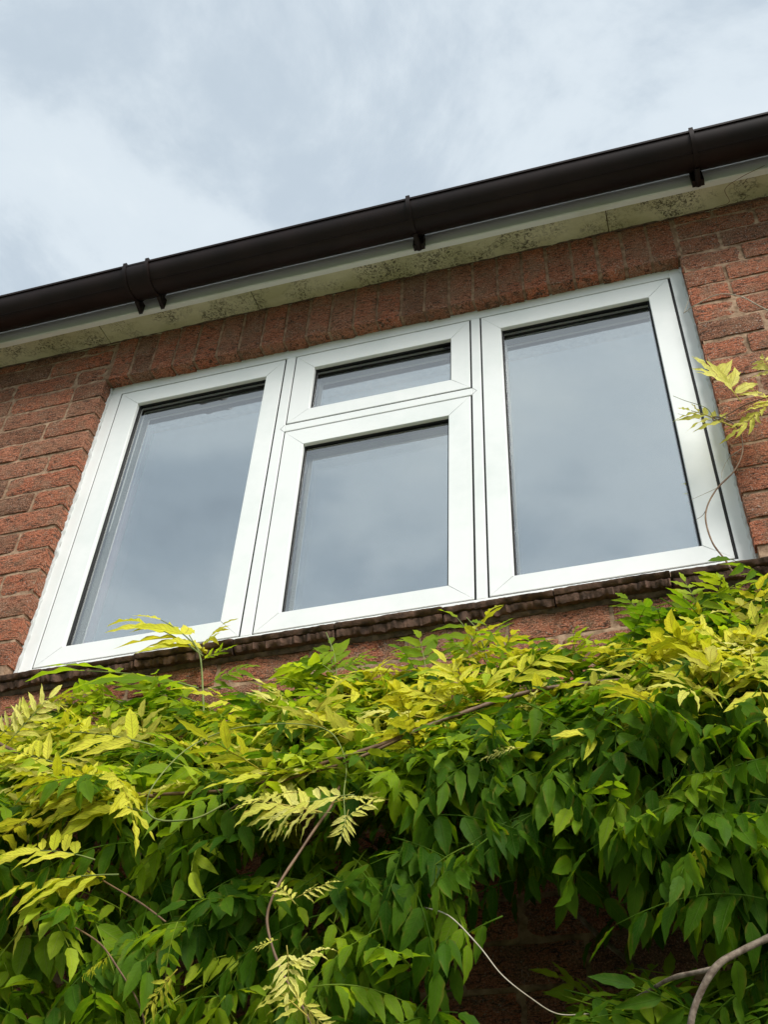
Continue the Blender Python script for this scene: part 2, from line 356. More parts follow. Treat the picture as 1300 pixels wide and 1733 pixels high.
# room shell behind the window, roof
mb = MB()
mb.box(-1.6, 3.4, 3.2, 3.3, -2.1, .45); mb.box(-1.7, -1.6, .26, 3.3, -2.1, .45); mb.box(3.4, 3.5, .26, 3.3, -2.1, .45)
mb.box(-1.6, 3.4, .26, 3.2, -2.1, -2.0); mb.box(-1.6, 3.4, .262, 3.2, .35, .45)
child(mb.build('interior_wall', M_ROOM), H)
mb = MB(); sl = math.tan(math.radians(35))
for i in range(19):
    for j in range(0, 34):
        y = -.155+i*.2; z = .262+i*.2*sl+.012*(j % 2)*.2; x = BX0+j*.155+(.0775 if i % 2 else 0)
        mb.add([(x,y,z),(x+.152,y,z),(x+.152,y+.26,z+.26*sl*.9),(x,y+.26,z+.26*sl*.9),(x,y,z+.014),(x+.152,y,z+.014),(x+.152,y+.26,z+.26*sl*.9+.014),(x,y+.26,z+.26*sl*.9+.014)],
               [(0,3,2,1),(4,5,6,7),(0,1,5,4),(1,2,6,5),(2,3,7,6),(3,0,4,7)])
child(mb.build('roof_tile', M_ROOF, kind='stuff'), H)
# soffit and fascia
def strip_board(name, x0, x1, prof, mt, wob, n=160, parent=H):
    """board along x with a yz profile (closed loop); vertices wander by wob"""
    v = []; f = []; m_ = len(prof)
    for i in range(n+1):
        x = x0+(x1-x0)*i/n
        for k, (y, z) in enumerate(prof):
            nn = noise.noise_vector(Vector((x*5, k*3.7, len(name))))*wob + noise.noise_vector(Vector((x*40, k*1.7, 3)))*wob*.4
            v.append((x, y+nn.y, z+nn.z))
    for i in range(n):
        for k in range(m_):
            a = i*m_+k; b_ = i*m_+(k+1) % m_; f.append((a, a+m_, b_+m_, b_))
    f.append(tuple(range(m_))[::-1][::-1]); f.append(tuple(range(n*m_, (n+1)*m_))[::-1])
    return child(obj(name, v, f, mt), parent)
ZS = .184
for a, b_ in ((BX0, -.03), (-.0275, .5), (.5025, 1.62), (1.6225, BX1)):
    strip_board('soffit_board', a, b_, [(-.078, ZS+random.uniform(-.001, .001)), (.004, ZS), (.004, ZS+.012), (-.078, ZS+.012)], M_SOFF, .0007)
strip_board('fascia_board', BX0, BX1, [(-.080, ZS-.005), (-.096, ZS-.004), (-.098, ZS-.001), (-.098, .30), (-.080, .30)], M_FASC, .0008)
mb = MB()   # dirty ragged bead where soffit meets the brick
v, f = tube_geo([Vector((BX0+i*.012, -.0015, ZS+.001+.002*noise.noise(Vector((i*.4, 0, 0))))) for i in range(int(5/.012))], .0035, .0035, 5, .9)
child(obj('soffit_bead', v, f, M_SILLM, smooth=True), H)
# gutter
GY, GZ, GR = -.170, .236, .0575
prof = []
for i in range(25):
    a = math.pi*i/24; prof.append((GY-GR*math.cos(a)*1.0, GZ-GR*math.sin(a)*1.02))
prof = [(GY-GR-.004, GZ-.004), (GY-GR-.005, GZ+.003), (GY-GR-.001, GZ+.006)] + [(GY-(GR-.0025)*math.cos(math.pi*i/12), GZ-(GR-.0025)*math.sin(math.pi*i/12)+(.003 if i in (0, 12) else 0)) for i in range(13)] + [(GY+GR, GZ+.005)] + list(reversed(prof))
def sweep(name, x0, x1, prof, mt, parent, n=1):
    v = []; f = []; m_ = len(prof)
    for i in range(n+1):
        for (y, z) in prof: v.append((x0+(x1-x0)*i/n, y, z))
    for i in range(n):
        for k in range(m_):
            a = i*m_+k; b_ = i*m_+(k+1) % m_; f.append((a, b_, b_+m_, a+m_))
    f.append(tuple(range(m_))[::-1]); f.append(tuple(range(n*m_, (n+1)*m_)))
    o = obj(name, v, f, mt, parent, True); o.data.set_sharp_from_angle(angle=math.radians(35)); return o
GUT = child(sweep('gutter', BX0, BX1, prof, M_GUT, None), H)
def arc_strap(x, wd, parent, hook=True):
    pr = []
    for i in range(21):
        a = math.pi*i/20; pr.append((GY-(GR+.0055)*math.cos(a), GZ-(GR+.0055)*math.sin(a)*1.02))
    pr = [(GY-GR-.0075, GZ+.012), (GY-GR+.004, GZ+.013), (GY-GR+.004, GZ+.007), (GY-GR, GZ+.006)] + [(GY-(GR+.0005)*math.cos(math.pi*i/20), GZ-(GR+.0005)*math.sin(math.pi*i/20)*1.02) for i in range(21)] + list(reversed(pr))
    o = sweep('bracket', x-wd/2, x+wd/2, pr, M_GUT, parent)
    return o
xs = [at(206, 462, -.232).x, at(243, 455, -.232).x, at(689, 350, -.232).x, at(1174, 232, -.232).x]
for i, x in enumerate(xs):
    br = arc_strap(x, .012, GUT)
    mb = MB()
    if i >= 2:    # curved foot of the fixing bracket against the fascia
        v = []; prf = [(-.116, GZ-.067), (-.098, GZ-.070), (-.098, GZ-.01), (-.112, GZ-.01)]
        mb.add([(x+s*.017, y, z) for s in (-1, 1) for (y, z) in prf], [(0,1,2,3),(7,6,5,4),(0,4,5,1),(1,5,6,2),(2,6,7,3),(3,7,4,0)])
        v, f = tube_geo(smooth_path([(x, -.150, GZ-.060), (x, -.122, GZ-.067), (x, -.099, GZ-.067)], 5), .008, .009, 10); mb.add(v, f)
    else:
        mb.add([(x+s*.006, y, z) for s in (-1, 1) for (y, z) in [(-.135, GZ-.055), (-.098, GZ-.072), (-.098, GZ-.03), (-.115, GZ-.03)]], [(0,1,2,3),(7,6,5,4),(0,4,5,1),(1,5,6,2),(2,6,7,3),(3,7,4,0)])
    mb.build('bracket_foot', M_GUT, br)
# union sleeve between the two left straps
pr = [(GY-(GR+.003)*math.cos(math.pi*i/24), GZ-(GR+.003)*math.sin(math.pi*i/24)*1.02) for i in range(25)]
pr = [(GY-(GR+.0003)*math.cos(math.pi*i/24), GZ-(GR+.0003)*math.sin(math.pi*i/24)*1.02) for i in range(25)] + list(reversed(pr))
sweep('union_sleeve', xs[0]+.007, xs[1]-.007, pr, M_GUT, GUT)
# faint moulded ridge lines under the gutter
for a in (62, 66): 
    y = GY-GR*math.cos(math.radians(a)); z = GZ-GR*1.02*math.sin(math.radians(a))-.0003
    v, f = tube_geo([Vector((BX0, y, z)), Vector((BX1, y, z))], .0012, .0012, 6); obj('gutter_rib', v, f, M_GUT, GUT, True)
# ------------------------------------------------------------------ window
FY = .042
W_ = child(MB().build('window', M_UPVC) if False else obj('window', [(0.001,.10,-1.07),(1.799,.10,-1.07),(1.799,.10,-.001),(0.001,.10,-.001),(0.001,.108,-1.07),(1.799,.108,-1.07),(1.799,.108,-.001),(0.001,.108,-.001)],
        [], M_UPVC), H)
def frame_bars(name, bars):
    mb = MB()
    for (x0, x1, z0, z1) in bars: mb.box(x0, x1, FY, FY+.065, z0, z1)
    o = mb.build(name, M_UPVC, W_); bv = o.modifiers.new('bevel', 'BEVEL'); bv.width = .0015; bv.segments = 2; bv.limit_method = 'ANGLE'; return o
frame_bars('frame', [(.001, .038, -1.075, -.001), (1.765, 1.799, -1.075, -.001), (.038, 1.765, -.032, -.001), (.038, 1.765, -1.075, -1.043)])
frame_bars('mullion', [(.601, .630, -1.043, -.032)]); frame_bars('mullion', [(1.182, 1.208, -1.043, -.032)])
frame_bars('transom', [(.630, 1.182, -.358, -.3315)])
# pointed transom ends: thin arrow-shaped v-welds
for x, s in ((.630, -1), (1.182, 1)):
    mb = MB()
    for dz in (-1, 1):
        a = Vector((x, FY-.0002, -.3448+dz*.0133)); b_ = Vector((x+s*.0125, FY-.0002, -.3448)); d = (b_-a).normalized(); nn = Vector((-d.z, 0, d.x))*.00045
        mb.add([a+nn, a-nn, b_-nn, b_+nn], [(0, 1, 2, 3)])
    mb.build('weld_line', M_BLACK, W_)
def sash(ox0, ox1, oz0, oz1, ix0, ix1, iz0, iz1, gap):
    """four mitred members with a chamfered glazing edge, black gasket, two panes and spacer"""
    y0 = FY+.0004; yg = FY+.016; c = .007; h = .00018
    out = [(ox0+gap[0], oz0+gap[1]), (ox1-gap[2], oz0+gap[1]), (ox1-gap[2], oz1-gap[3]), (ox0+gap[0], oz1-gap[3])]
    inn = [(ix0, iz0), (ix1, iz0), (ix1, iz1), (ix0, iz1)]
    mb = MB()
    cxm, czm = (ox0+ox1)/2, (oz0+oz1)/2
    for k in range(4):
        k2 = (k+1) % 4; A, B = Vector((*out[k],)), Vector((*out[k2],)); C, D = Vector((*inn[k2],)), Vector((*inn[k],))
        d = (B-A).normalized(); A = A+d*h; B = B-d*h; D = D+d*h; C = C-d*h
        inw = Vector((-d.y, d.x))
        if inw.dot(Vector((cxm, czm))-A) < 0: inw = -inw
        A2, B2 = A+inw*.001+d*.001, B+inw*.001-d*.001; C0, D0 = C-inw*.0012, D-inw*.0012
        C1, D1 = C+inw*.0006-d*.0006, D+inw*.0006+d*.0006
        L_ = [(A, y0+.045), (B, y0+.045), (B, y0+.001), (A, y0+.001), (B2, y0), (A2, y0), (C0, y0), (D0, y0), (C, y0+.0012), (D, y0+.0012), (C1, yg), (D1, yg)]
        vs = [(p.x, y, p.y) for p, y in L_]
        mb.add(vs, [(0,1,2,3),(3,2,4,5),(5,4,6,7),(7,6,8,9),(9,8,10,11),(0,3,5,7,9,11),(2,1,10,8,6,4),(1,0,11,10)])
    S = mb.build('sash', M_UPVC, W_)
    # gasket ring and spacer ring
    def ring(name, g0, g1, ya, yb, mt, asym=(0, 0, 0, 0)):
        mb = MB(); a0, a1, b0, b1 = ix0+.0028, ix1-.0028, iz0+.0028, iz1-.0028
        mb.box(a0-g0, a0+g1+asym[0], ya, yb, b0-g0, b1+g0); mb.box(a1-g1-asym[1], a1+g0, ya, yb, b0-g0, b1+g0)
        mb.box(a0+g1+asym[0], a1-g1-asym[1], ya, yb, b0-g0, b0+g1+asym[2]); mb.box(a0+g1+asym[0], a1-g1-asym[1], ya, yb, b1-g1-asym[3], b1+g0)
        return mb.build(name, mt, W_)
    ring('gasket', .004, .0022, yg-.004, yg+.0005, M_BLACK)
    ring('spacer_bar', .012, .003, yg+.002, yg+.019, M_BLACK, (0, 0, 0, .001))
    ring('inner_rebate', .014, .004, yg+.022, yg+.046, M_UPVC)
    for yy, mt, e in ((yg+.001, M_GLASS, .004), (yg+.0205, M_GLASS2, .008)):
        q1, q2, q3 = (random.uniform(-.0012, .0012) for _ in range(3))   # panes never sit quite parallel
        obj('pane', [(ix0-e, yy+q1, iz0-e), (ix1+e, yy+q2, iz0-e), (ix1+e, yy+q3, iz1+e), (ix0-e, yy+q1-q2+q3, iz1+e)], [(0, 1, 2, 3)], mt, W_)
    return S
sash(.038, .601, -1.043, -.032, .110, .541, -.988, -.096, (.004, .003, .0052, .0036))
sash(.630, 1.182, -.3315, -.032, .697, 1.121, -.279, -.100, (.004, .0052, .0052, .0034))
sash(.630, 1.182, -1.043, -.358, .695, 1.115, -.990, -.422, (.004, .003, .0055, .0034))
sash(1.208, 1.765, -1.043, -.032, 1.270, 1.696, -.992, -.100, (.005, .0035, .0072, .003))
# black seal set shallow in the grooves, putting their shade into the colour
mb = MB()
for (x0, x1, z0, z1) in ((.038, .601, -1.043, -.032), (.630, 1.182, -.3315, -.032), (.630, 1.182, -1.043, -.358), (1.208, 1.765, -1.043, -.032)):
    g = .0075; e = .0004
    for r in ((x0+e, x0+g, z0+e, z1-e), (x1-g, x1-e, z0+e, z1-e), (x0+g, x1-g, z0+e, z0+g), (x0+g, x1-g, z1-g, z1-e)): mb.box(r[0], r[1], FY+.0035, FY+.0036, r[2], r[3])
mb.build('seal_strip', M_BLACK, W_)
# small dark shapes added to stand in for dark reflections high in the panes
for (px, py, sx) in ((300, 672, .014), (334, 666, .013), (757, 590, .012)):
    p = at(px, py, FY+.020); v, f = tube_geo(smooth_path([p+Vector((-sx, .001, .003)), p, p+Vector((sx, .001, .002))], 4), .0035, .005, 7, .5); obj('pane_reflection', v, f, M_BLACK, W_, True)
# sealant beads at jambs and head (ragged)
def bead(pts, r, name='sealant'):
    n = len(pts); v, f = tube_geo(pts, r, r, 7)
    v = [Vector(q) + noise.noise_vector(Vector(q)*60)*r*.7 + noise.noise_vector(Vector(q)*14)*r*.5 for q in v]; return obj(name, v, f, M_SEAL, W_, True)
bead([Vector((-.001, FY-.003, -1.07+i*.005)) for i in range(214)], .0055)
bead([Vector((1.8005, FY-.004, -1.07+i*.005)) for i in range(214)], .0065)
bead([Vector((.0+i*.006, FY+.001, .001)) for i in range(301)], .003)
bead([Vector((.0+i*.006, FY-.004, -1.0735)) for i in range(301)], .0045)
# ------------------------------------------------------------------ sill of creasing tiles
SILL = child(obj('window_sill', [(-.06,.0,-1.128),(1.86,.0,-1.128),(1.86,.10,-1.128),(-.06,.10,-1.128),(-.06,.0,-1.109),(1.86,.0,-1.109),(1.86,.10,-1.082),(-.06,.10,-1.082)],
    [(0,3,2,1),(4,5,6,7),(0,1,5,4),(1,2,6,5),(2,3,7,6),(3,0,4,7)], M_SILLM), H)
def ragged_slab(name, x0, x1, yf, ztf, th, mt, parent, amp, slope=.33, seed=0, back=.06, n=46):
    """tile with a chipped and wavy nose"""
    v = []; f = []
    for i in range(n+1):
        x = x0+(x1-x0)*i/n; s = seed*7.3
        a = noise.noise(Vector((x*12, 0, 0)))*amp*.8+noise.noise(Vector((x*60, s, 1)))*amp*.6+noise.noise(Vector((x*150, s, 1)))*amp*.5
        b_ = noise.noise(Vector((x*14, 2.2, 4)))*amp*1.1+noise.noise(Vector((x*60, s, 5)))*amp*.9+noise.noise(Vector((x*160, s, 5)))*amp*.6
        e = .0015*(i in (0, n))
        yt = yf+a+e; yb = yf+.006+a*1.2+b_*.5+e
        v += [(x, back, ztf+(back-yf)*slope), (x, yt+.006, ztf+.0015*1-.0), (x, yt, ztf-.003), (x, (yt+yb)/2-.002, ztf-th*.5+b_*.3), (x, yb, ztf-th+b_), (x, yb+.012, ztf-th+b_*.4), (x, back, ztf-th)]
    m_ = 7
    for i in range(n):
        for k in range(m_):
            a = i*m_+k; b_ = i*m_+(k+1) % m_; f.append((a, b_, b_+m_, a+m_))
    f.append(tuple(range(m_))[::-1]); f.append(tuple(range(n*m_, (n+1)*m_)))
    o = obj(name, v, f, mt, parent, True); o.data.set_sharp_from_angle(angle=math.radians(45)); return o
xj = .626
edges = [xj+.2475*k for k in range(-3, 6)]; edges[0] = -.09; edges[-1] = 1.87
edges = sorted(set([-.09]+[e for e in edges if -.05 < e < 1.85]+[1.87]))
for i in range(len(edges)-1):
    a, b_ = edges[i]+.0008, edges[i+1]-.0008; jz = random.uniform(-.0005, .0005)
    ragged_slab('sill_tile', a, b_, -.036+random.uniform(-.003, .003), -1.1005+jz, .0125, M_SILL, SILL, .0035, seed=i)
    ragged_slab('under_tile', a+.001, b_-.001, -.026+random.uniform(-.004, .004), -1.114+jz, .017, M_SILL, SILL, .0075, slope=0, seed=i+30, n=70)
ragged_slab('sill_pointing', -.05, 1.84, -.008, -1.128, .013, M_SILLM, SILL, .004, slope=0, seed=77, n=300)
# curtains indoors
def curtain(x0, x1, y, label):
    v = []; f = []; n = 90
    for j in range(2):
        for i in range(n+1):
            x = x0+(x1-x0)*i/n; yy = y+.025*math.sin(i*.75)+.01*math.sin(i*.31)
            v.append((x, yy, (-1.25, -.02)[j]))
    for i in range(n): f.append((i, i+1, n+2+i, n+1+i))
    o = obj('curtain', v, f, M_CURT); sm = o.modifiers.new('s', 'SOLIDIFY'); sm.thickness = .002; o.data.shade_smooth()
    o['label'] = label; o['category'] = 'curtain'
curtain(-.12, .05, .20, 'pink curtain behind the glass at the left edge of the window')
curtain(1.70, 1.93, .20, 'pink curtain behind the glass at the right edge of the window')
# ================================================================== wisteria
WIS = thing('wisteria', 'leafy wisteria with green and yellow leaves climbing the wall below the window', 'climbing plant', (1.0, -.05, -3.95))
def wchild(o, p=None):
    o.parent = p or WIS
    if not p: o.matrix_parent_inverse = Matrix.Translation((-1.0, .05, 3.95))
    return o
NL = 9
def leaflet(org, u, n, ln, wd, r, wave=.12, curl=.25, na=NL, nw=4, tip=1.0, twist=0.):
    """blade verts along u with normal n; returns verts, faces, uvs"""
    u = u.normalized(); n = (n-u*n.dot(u)).normalized(); s = n.cross(u)
    v = []; uv = []; f = []; ph = r.uniform(0, 6.28); ph2 = r.uniform(0, 6.28); bend = r.uniform(-.12, .12); fold = r.uniform(.10, .42); fq = r.uniform(2.2, 3.6)
    cu = curl*r.uniform(.3, 1.5)
    for i in range(na+1):
        t = i/na; w = wd*.5*(1.62*(t+.012)**.55*(1-t)**(.80*tip)*(1.18-.1*t)); 
        if t > .8: w *= .72+.28*(1-(t-.8)/.2)
        if i == na: w = 0
        ang = twist*t; sn = s*math.cos(ang)+n*math.sin(ang); nn = n*math.cos(ang)-s*math.sin(ang)
        base = org + u*(ln*(t-.10*cu*t*t)) - nn*(cu*ln*t*t*.55) + s*(bend*ln*t*t)
        for k in range(nw+1):
            q = k/nw*2-1
            ripple = wave*ln*.22*math.sin(fq*2*math.pi*t+(ph if q > 0 else ph2))*abs(q)**1.5
            jag = 1+.07*math.sin(t*23+ph*3+q)*(abs(q) > .9)
            v.append(base + sn*(w*q*jag*(1-.12*fold)) + nn*(abs(q)*w*fold + ripple*(w/(wd*.5+1e-9)))); uv.append((q*.5+.5, t))
    for i in range(na):
        for k in range(nw):
            a = i*(nw+1)+k; f.append((a, a+1, a+nw+2, a+nw+1))
    return v, f, uv
def compound(kind, seed, nlod=0):
    """returns rachis geo and list of leaflet geos, local: X along rachis, Z = upper side"""
    r = random.Random(seed); X, Y, Z = Vector((1, 0, 0)), Vector((0, 1, 0)), Vector((0, 0, 1))
    if kind == 'H': Lr, npair, ll, asp, droop, wave, curl, tw = r.uniform(.13, .19), r.choice((3, 4, 4, 5)), r.uniform(.048, .066), r.uniform(.50, .62), r.uniform(.25, 1.0), .15, .35, .35
    elif kind == 'F': Lr, npair, ll, asp, droop, wave, curl, tw = r.uniform(.13, .21), r.choice((4, 5, 5)), r.uniform(.048, .068), r.uniform(.38, .48), r.uniform(.0, .5), .16, .35, .3
    elif kind == 'L': Lr, npair, ll, asp, droop, wave, curl, tw = r.uniform(.10, .13), r.choice((3, 4)), r.uniform(.060, .075), r.uniform(.30, .38), r.uniform(-.2, .35), .2, .4, .4
    elif kind == 'P': Lr, npair, ll, asp, droop, wave, curl, tw = r.uniform(.075, .12), r.choice((4, 5)), r.uniform(.040, .056), r.uniform(.26, .36), r.uniform(-.3, .4), .34, .5, .9
    else:             Lr, npair, ll, asp, droop, wave, curl, tw = r.uniform(.13, .19), r.choice((4, 5, 6)), r.uniform(.058, .078), r.uniform(.30, .40), r.uniform(-.3, .3), .24, .4, .5
    sag = r.uniform(.15, .45)*(1 if kind in 'HF' else .5); side = r.uniform(-.15, .15)
    path = [Vector((Lr*t, side*Lr*t*t, -sag*Lr*t*t)) for t in np.linspace(0, 1, 8)]
    rg = tube_geo(path, .0013, .0006, 4)
    lets = []; na, nw = (NL, 4) if nlod == 0 else (6, 2)
    for i in range(npair+1):
        t = (.22+.78*i/npair)**1.0 if i < npair else 1
        q = t*7; a = int(min(q, 6)); p = path[a].lerp(path[a+1], q-a); T = (path[a+1]-path[a]).normalized()
        for sd in ((-1, 1) if i < npair else (0,)):
            l_ = ll*(.78+.3*math.sin(math.pi*min(1, .25+.7*t)))*r.uniform(.88, 1.1)
            if sd:
                an = r.uniform(.75, 1.15)*(1-.25*t); lat = T*math.cos(an)+Y*(sd*math.sin(an))
                dr = droop+r.uniform(-.22, .22)
                u = lat*math.cos(dr)-Z*math.sin(dr); n = Z*math.cos(dr)+lat*math.sin(dr)
                n = n + Vector((r.uniform(-.3, .3), r.uniform(-.3, .3), 0))
            else:
                dr = droop*.8; u = T*math.cos(dr)-Z*math.sin(dr); n = Z*math.cos(dr)+T*math.sin(dr); l_ *= 1.12
            pp = p + u*.0025
            lets.append(leaflet(pp, u, n, l_, l_*asp, r, wave, curl, na, nw, r.uniform(1.0, 1.5), r.uniform(-tw, tw))+(r.random(),))
    return rg, lets
def join(rg, lets, tone_amp=.25, base=0.):
    v = list(rg[0]); f = [list(q) for q in rg[1]]; uv = [(.5, .5)]*len(v); tn = [base]*len(v)
    for lv, lf, luv, k in lets:
        b = len(v); v += lv; f += [[b+i for i in q] for q in lf]; uv += luv; tn += [base+tone_amp*k]*len(lv)
    return v, f, uv, tn
PROT = {}
MATS = {'D': M_LD, 'M': M_LM, 'Y': M_LY, 'P': M_LP, 'O': M_LO, 'L': M_LL}
for kd, nv in (('H', 12), ('F', 10), ('Y', 9), ('P', 8)):
    for k in range(nv):
        rg, lets = compound(kd, 100+k+ord(kd)*50); v, f, uv, tn = join(rg, lets)
        me = bpy.data.meshes.new('leaf'); me.from_pydata(v, [], f); me.materials.append(M_LM); me.shade_smooth()
        l_ = me.uv_layers.new(name='UVMap'); vi = np.empty(len(me.loops), np.int32); me.loops.foreach_get('vertex_index', vi); l_.data.foreach_set('uv', np.asarray(uv, np.float32)[vi].ravel())
        a = me.attributes.new('tone', 'FLOAT', 'POINT'); a.data.foreach_set('value', np.asarray(tn, np.float32)); me.update()
        PROT.setdefault(kd, []).append((me, np.array([tuple(q) for q in v]), f, uv, tn))
def basis(d, up, roll=0):
    X = d.normalized(); Z = (up-X*up.dot(X))
    if Z.length < 1e-3: Z = X.orthogonal()
    Z.normalize(); Y = Z.cross(X); M = Matrix((X, Y, Z)).transposed()
    return M @ Matrix.Rotation(roll, 3, 'X')
nleaf = 0; STUFF = {}
def put_leaf(p, d, up, kd, mk, scale=1., roll=0., single=True):
    global nleaf
    me, V, F, UV, TN = random.choice(PROT[kd]); B = basis(d, up, roll)
    if single and nleaf < 270:
        o = link('leaf', me); M = B.to_4x4(); M.translation = p; o.matrix_basis = M @ Matrix.Scale(scale, 4); wchild(o)
        o.material_slots[0].link = 'OBJECT'; o.material_slots[0].material = MATS[mk]; nleaf += 1
        return o
    S = STUFF.setdefault(mk, [[], [], [], []]); b = sum(len(x) for x in S[0])
    S[0].append((V*scale) @ np.array(B).T + np.array(p)); S[1].extend([[b+i for i in q] for q in F]); S[2].extend(UV); k = random.random(); S[3].extend([(t+k) for t in TN])
nlets = 0
def hero_leaf(b, tip, kd, mk, facing, Yb, Yt=None, seed=None, parts=True, label=None):
    """leaf whose stalk runs between two sight points; facing: direction of the upper side"""
    global nlets
    Yt = Yb if Yt is None else Yt
    if Yb < -.19: Yb -= .08; Yt -= .08
    P, Q = at(*b, Yb), at(*tip, Yt); d = Q-P; rg, lets = compound(kd, seed if seed is not None else random.randint(0, 99999))
    L0 = max(q.x for q in rg[0]); ext = L0 + .045*(.7 if kd in 'YP' else 1); s = d.length/ext
    M = basis(d, Vector(facing)).to_4x4(); M.translation = P; M = M @ Matrix.Scale(s, 4)
    if parts and nlets + len(lets) <= 290:
        rv = [M @ q for q in rg[0]]; R0 = wchild(obj('leaf', rv, rg[1], M_STEMG, None, True))
        if label: R0['label'] = label
        for lv, lf, luv, k in lets:
            o = obj('leaflet', [M @ q for q in lv], lf, MATS[mk], None, True, uv=luv, attr=[k*.25]*len(lv)); o.parent = R0; nlets += 1
    else:
        v, f, uv, tn = join(rg, lets); wchild(obj('leaf', [M @ q for q in v], f, MATS[mk], None, True, uv=uv, attr=tn))
FC = (0, -1, .25); UPV = (0, -.45, .9); BK = (0, .3, .95)
# --- leading shoots and yellow sprays
hero = [
 # shoot in front of the left sash
 ((343,1110),(232,1018),'L','Y',(.3,-.5,.8),-.12), ((340,1105),(268,1008),'L','Y',(.8,-.6,.3),-.12), ((340,1100),(372,1040),'L','Y',(-.4,-.6,.7),-.12,),
 ((338,1120),(392,1085),'L','M',(-.2,-.3,.9),-.12), ((335,1165),(120,1095),'L','M',(0,-.35,.9),-.16), ((345,1170),(390,1150),'L','D',(0,-.5,.8),-.12), ((335,1190),(215,1130),'L','M',(0,-.6,.8),-.12),
 # shoots under the middle sash
 ((566,1150),(548,1052),'L','M',(.1,-.8,.5),-.13), ((570,1130),(478,1098),'L','M',(0,-.6,.8),-.13), ((575,1140),(625,1090),'L','M',(0,-.5,.8),-.13),
 ((822,1120),(768,1008),'L','M',(.2,-.5,.8),-.13), ((815,1105),(848,1040),'L','M',(-.2,-.5,.8),-.13), ((740,1130),(672,1062),'L','M',(0,-.6,.8),-.14),
 ((572,1135),(632,1100),'L','M',(0,-.9,.4),-.16), ((565,1140),(505,1085),'L','M',(0,-.9,.4),-.16), ((832,1115),(880,1070),'L','M',(0,-.9,.4),-.16), ((722,1140),(708,1045),'L','M',(.2,-.9,.4),-.16), ((806,1115),(745,1070),'L','M',(0,-.9,.4),-.16), ((350,1160),(430,1110),'L','M',(0,-.9,.4),-.16), ((1100,1060),(1060,985),'L','M',(.2,-.9,.4),-.16), ((1185,1030),(1150,960),'L','L',(.2,-.9,.4),-.16),
 # left yellow sprays
 ((262,1262),(62,1208),'Y','Y',(.1,-.9,.4),-.32), ((120,1300),(-20,1250),'Y','Y',(0,-.9,.4),-.34), ((250,1375),(70,1330),'Y','Y',(.1,-.8,.5),-.38), ((210,1345),(90,1290),'Y','Y',(.1,-.8,.5),-.38),
 ((10,1260),(98,1160),'P','P',(.6,-.3,.3),-.30), ((-5,1250),(60,1185),'P','P',(.6,-.3,.3),-.30), ((160,1455),(0,1400),'Y','Y',(0,-.7,.6),-.42), ((200,1480),(10,1480),'Y','Y',(0,-.5,.8),-.42),
 # middle pale sprays
 ((600,1345),(470,1350),'Y','P',(0,-.8,.5),-.48), ((560,1375),(420,1385),'Y','P',(.1,-.8,.4),-.48), ((505,1340),(395,1345),'Y','P',(0,-.7,.6),-.46), ((590,1370),(575,1430),'P','P',(.2,-.9,.1),-.5), ((585,1385),(635,1345),'Y','P',(-.1,-.8,.4),-.48),
 ((580,1300),(395,1290),'Y','P',(0,-.5,.8),-.36), ((545,1375),(385,1340),'P','P',(0,-.8,.5),-.42), ((560,1360),(640,1330),'P','P',(0,-.5,.8),-.42), ((520,1385),(440,1400),'P','P',(.2,-.8,.4),-.43),
 ((640,1240),(545,1215),'Y','Y',(0,-.6,.8),-.30), ((720,1215),(610,1190),'Y','P',(0,-.6,.8),-.28),
 # pale column low in the middle
 ((500,1530),(462,1480),'P','P',(.5,-.8,.2),-.60), ((500,1520),(572,1480),'P','P',(-.3,-.8,.4),-.60), ((470,1590),(425,1600),'P','P',(0,-.8,.5),-.60), ((480,1640),(552,1590),'P','P',(-.3,-.8,.5),-.60), ((485,1600),(500,1700),'P','P',(.3,-.9,.1),-.60), ((520,1720),(440,1640),'P','P',(.3,-.8,.5),-.60), ((510,1690),(550,1760),'P','P',(-.3,-.9,.1),-.60),
 # centre right yellow
 ((770,1205),(680,1130),'L','Y',(.2,-.8,.5),-.22), ((800,1195),(850,1100),'L','Y',(-.2,-.8,.5),-.22), ((850,1170),(955,1060),'L','Y',(0,-.8,.5),-.20), ((790,1190),(760,1085),'L','Y',(.3,-.8,.3),-.22), ((880,1180),(800,1150),'L','Y',(0,-.6,.8),-.24),
 # right yellow
 ((1235,1160),(1030,1125),'L','Y',(.1,-.95,.3),-.30), ((1250,1110),(1150,1030),'L','Y',(.2,-.8,.5),-.26), ((1250,1110),(1310,985),'L','Y',(-.2,-.8,.5),-.26), ((1250,1150),(1110,1215),'L','Y',(.1,-.6,.8),-.32), ((1240,1120),(1120,1070),'L','Y',(0,-.7,.6),-.27), ((1250,1180),(1165,1225),'L','P',(0,-.7,.6),-.33),
 # sprays in front of the right jamb
 ((1255,680),(1200,602),'Y','P',(.5,-.8,.3),-.10), ((1330,700),(1262,640),'Y','P',(.3,-.8,.3),-.10), ((1240,722),(1142,672),'P','P',(0,-.8,.5),-.08), ((1310,640),(1290,580),'P','P',(-.3,-.8,.3),-.10), ((1320,670),(1235,735),'P','P',(.1,-.8,.5),-.10),
 # hanging pieces
 ((1200,1415),(1172,1515),'F','Y',(.2,-.9,.2),-.44), ((885,1265),(810,1270),'P','P',(0,-.7,.6),-.40), ((300,1640),(225,1720),'P','Y',(.2,-.8,.4),-.56), ((190,1615),(125,1650),'P','Y',(0,-.6,.8),-.56),
 ((300,1560),(232,1730),'F','M',(.2,-.9,.2),-.54), ((1150,1290),(1110,1330),'F','D',(0,-.6,.7),-.42),
]
nth = [True]*len(hero)
for h in hero: hero_leaf(h[0], h[1], h[2], h[3], h[4], h[5], parts=(h[3] in 'YP' or h[5] > -.17))
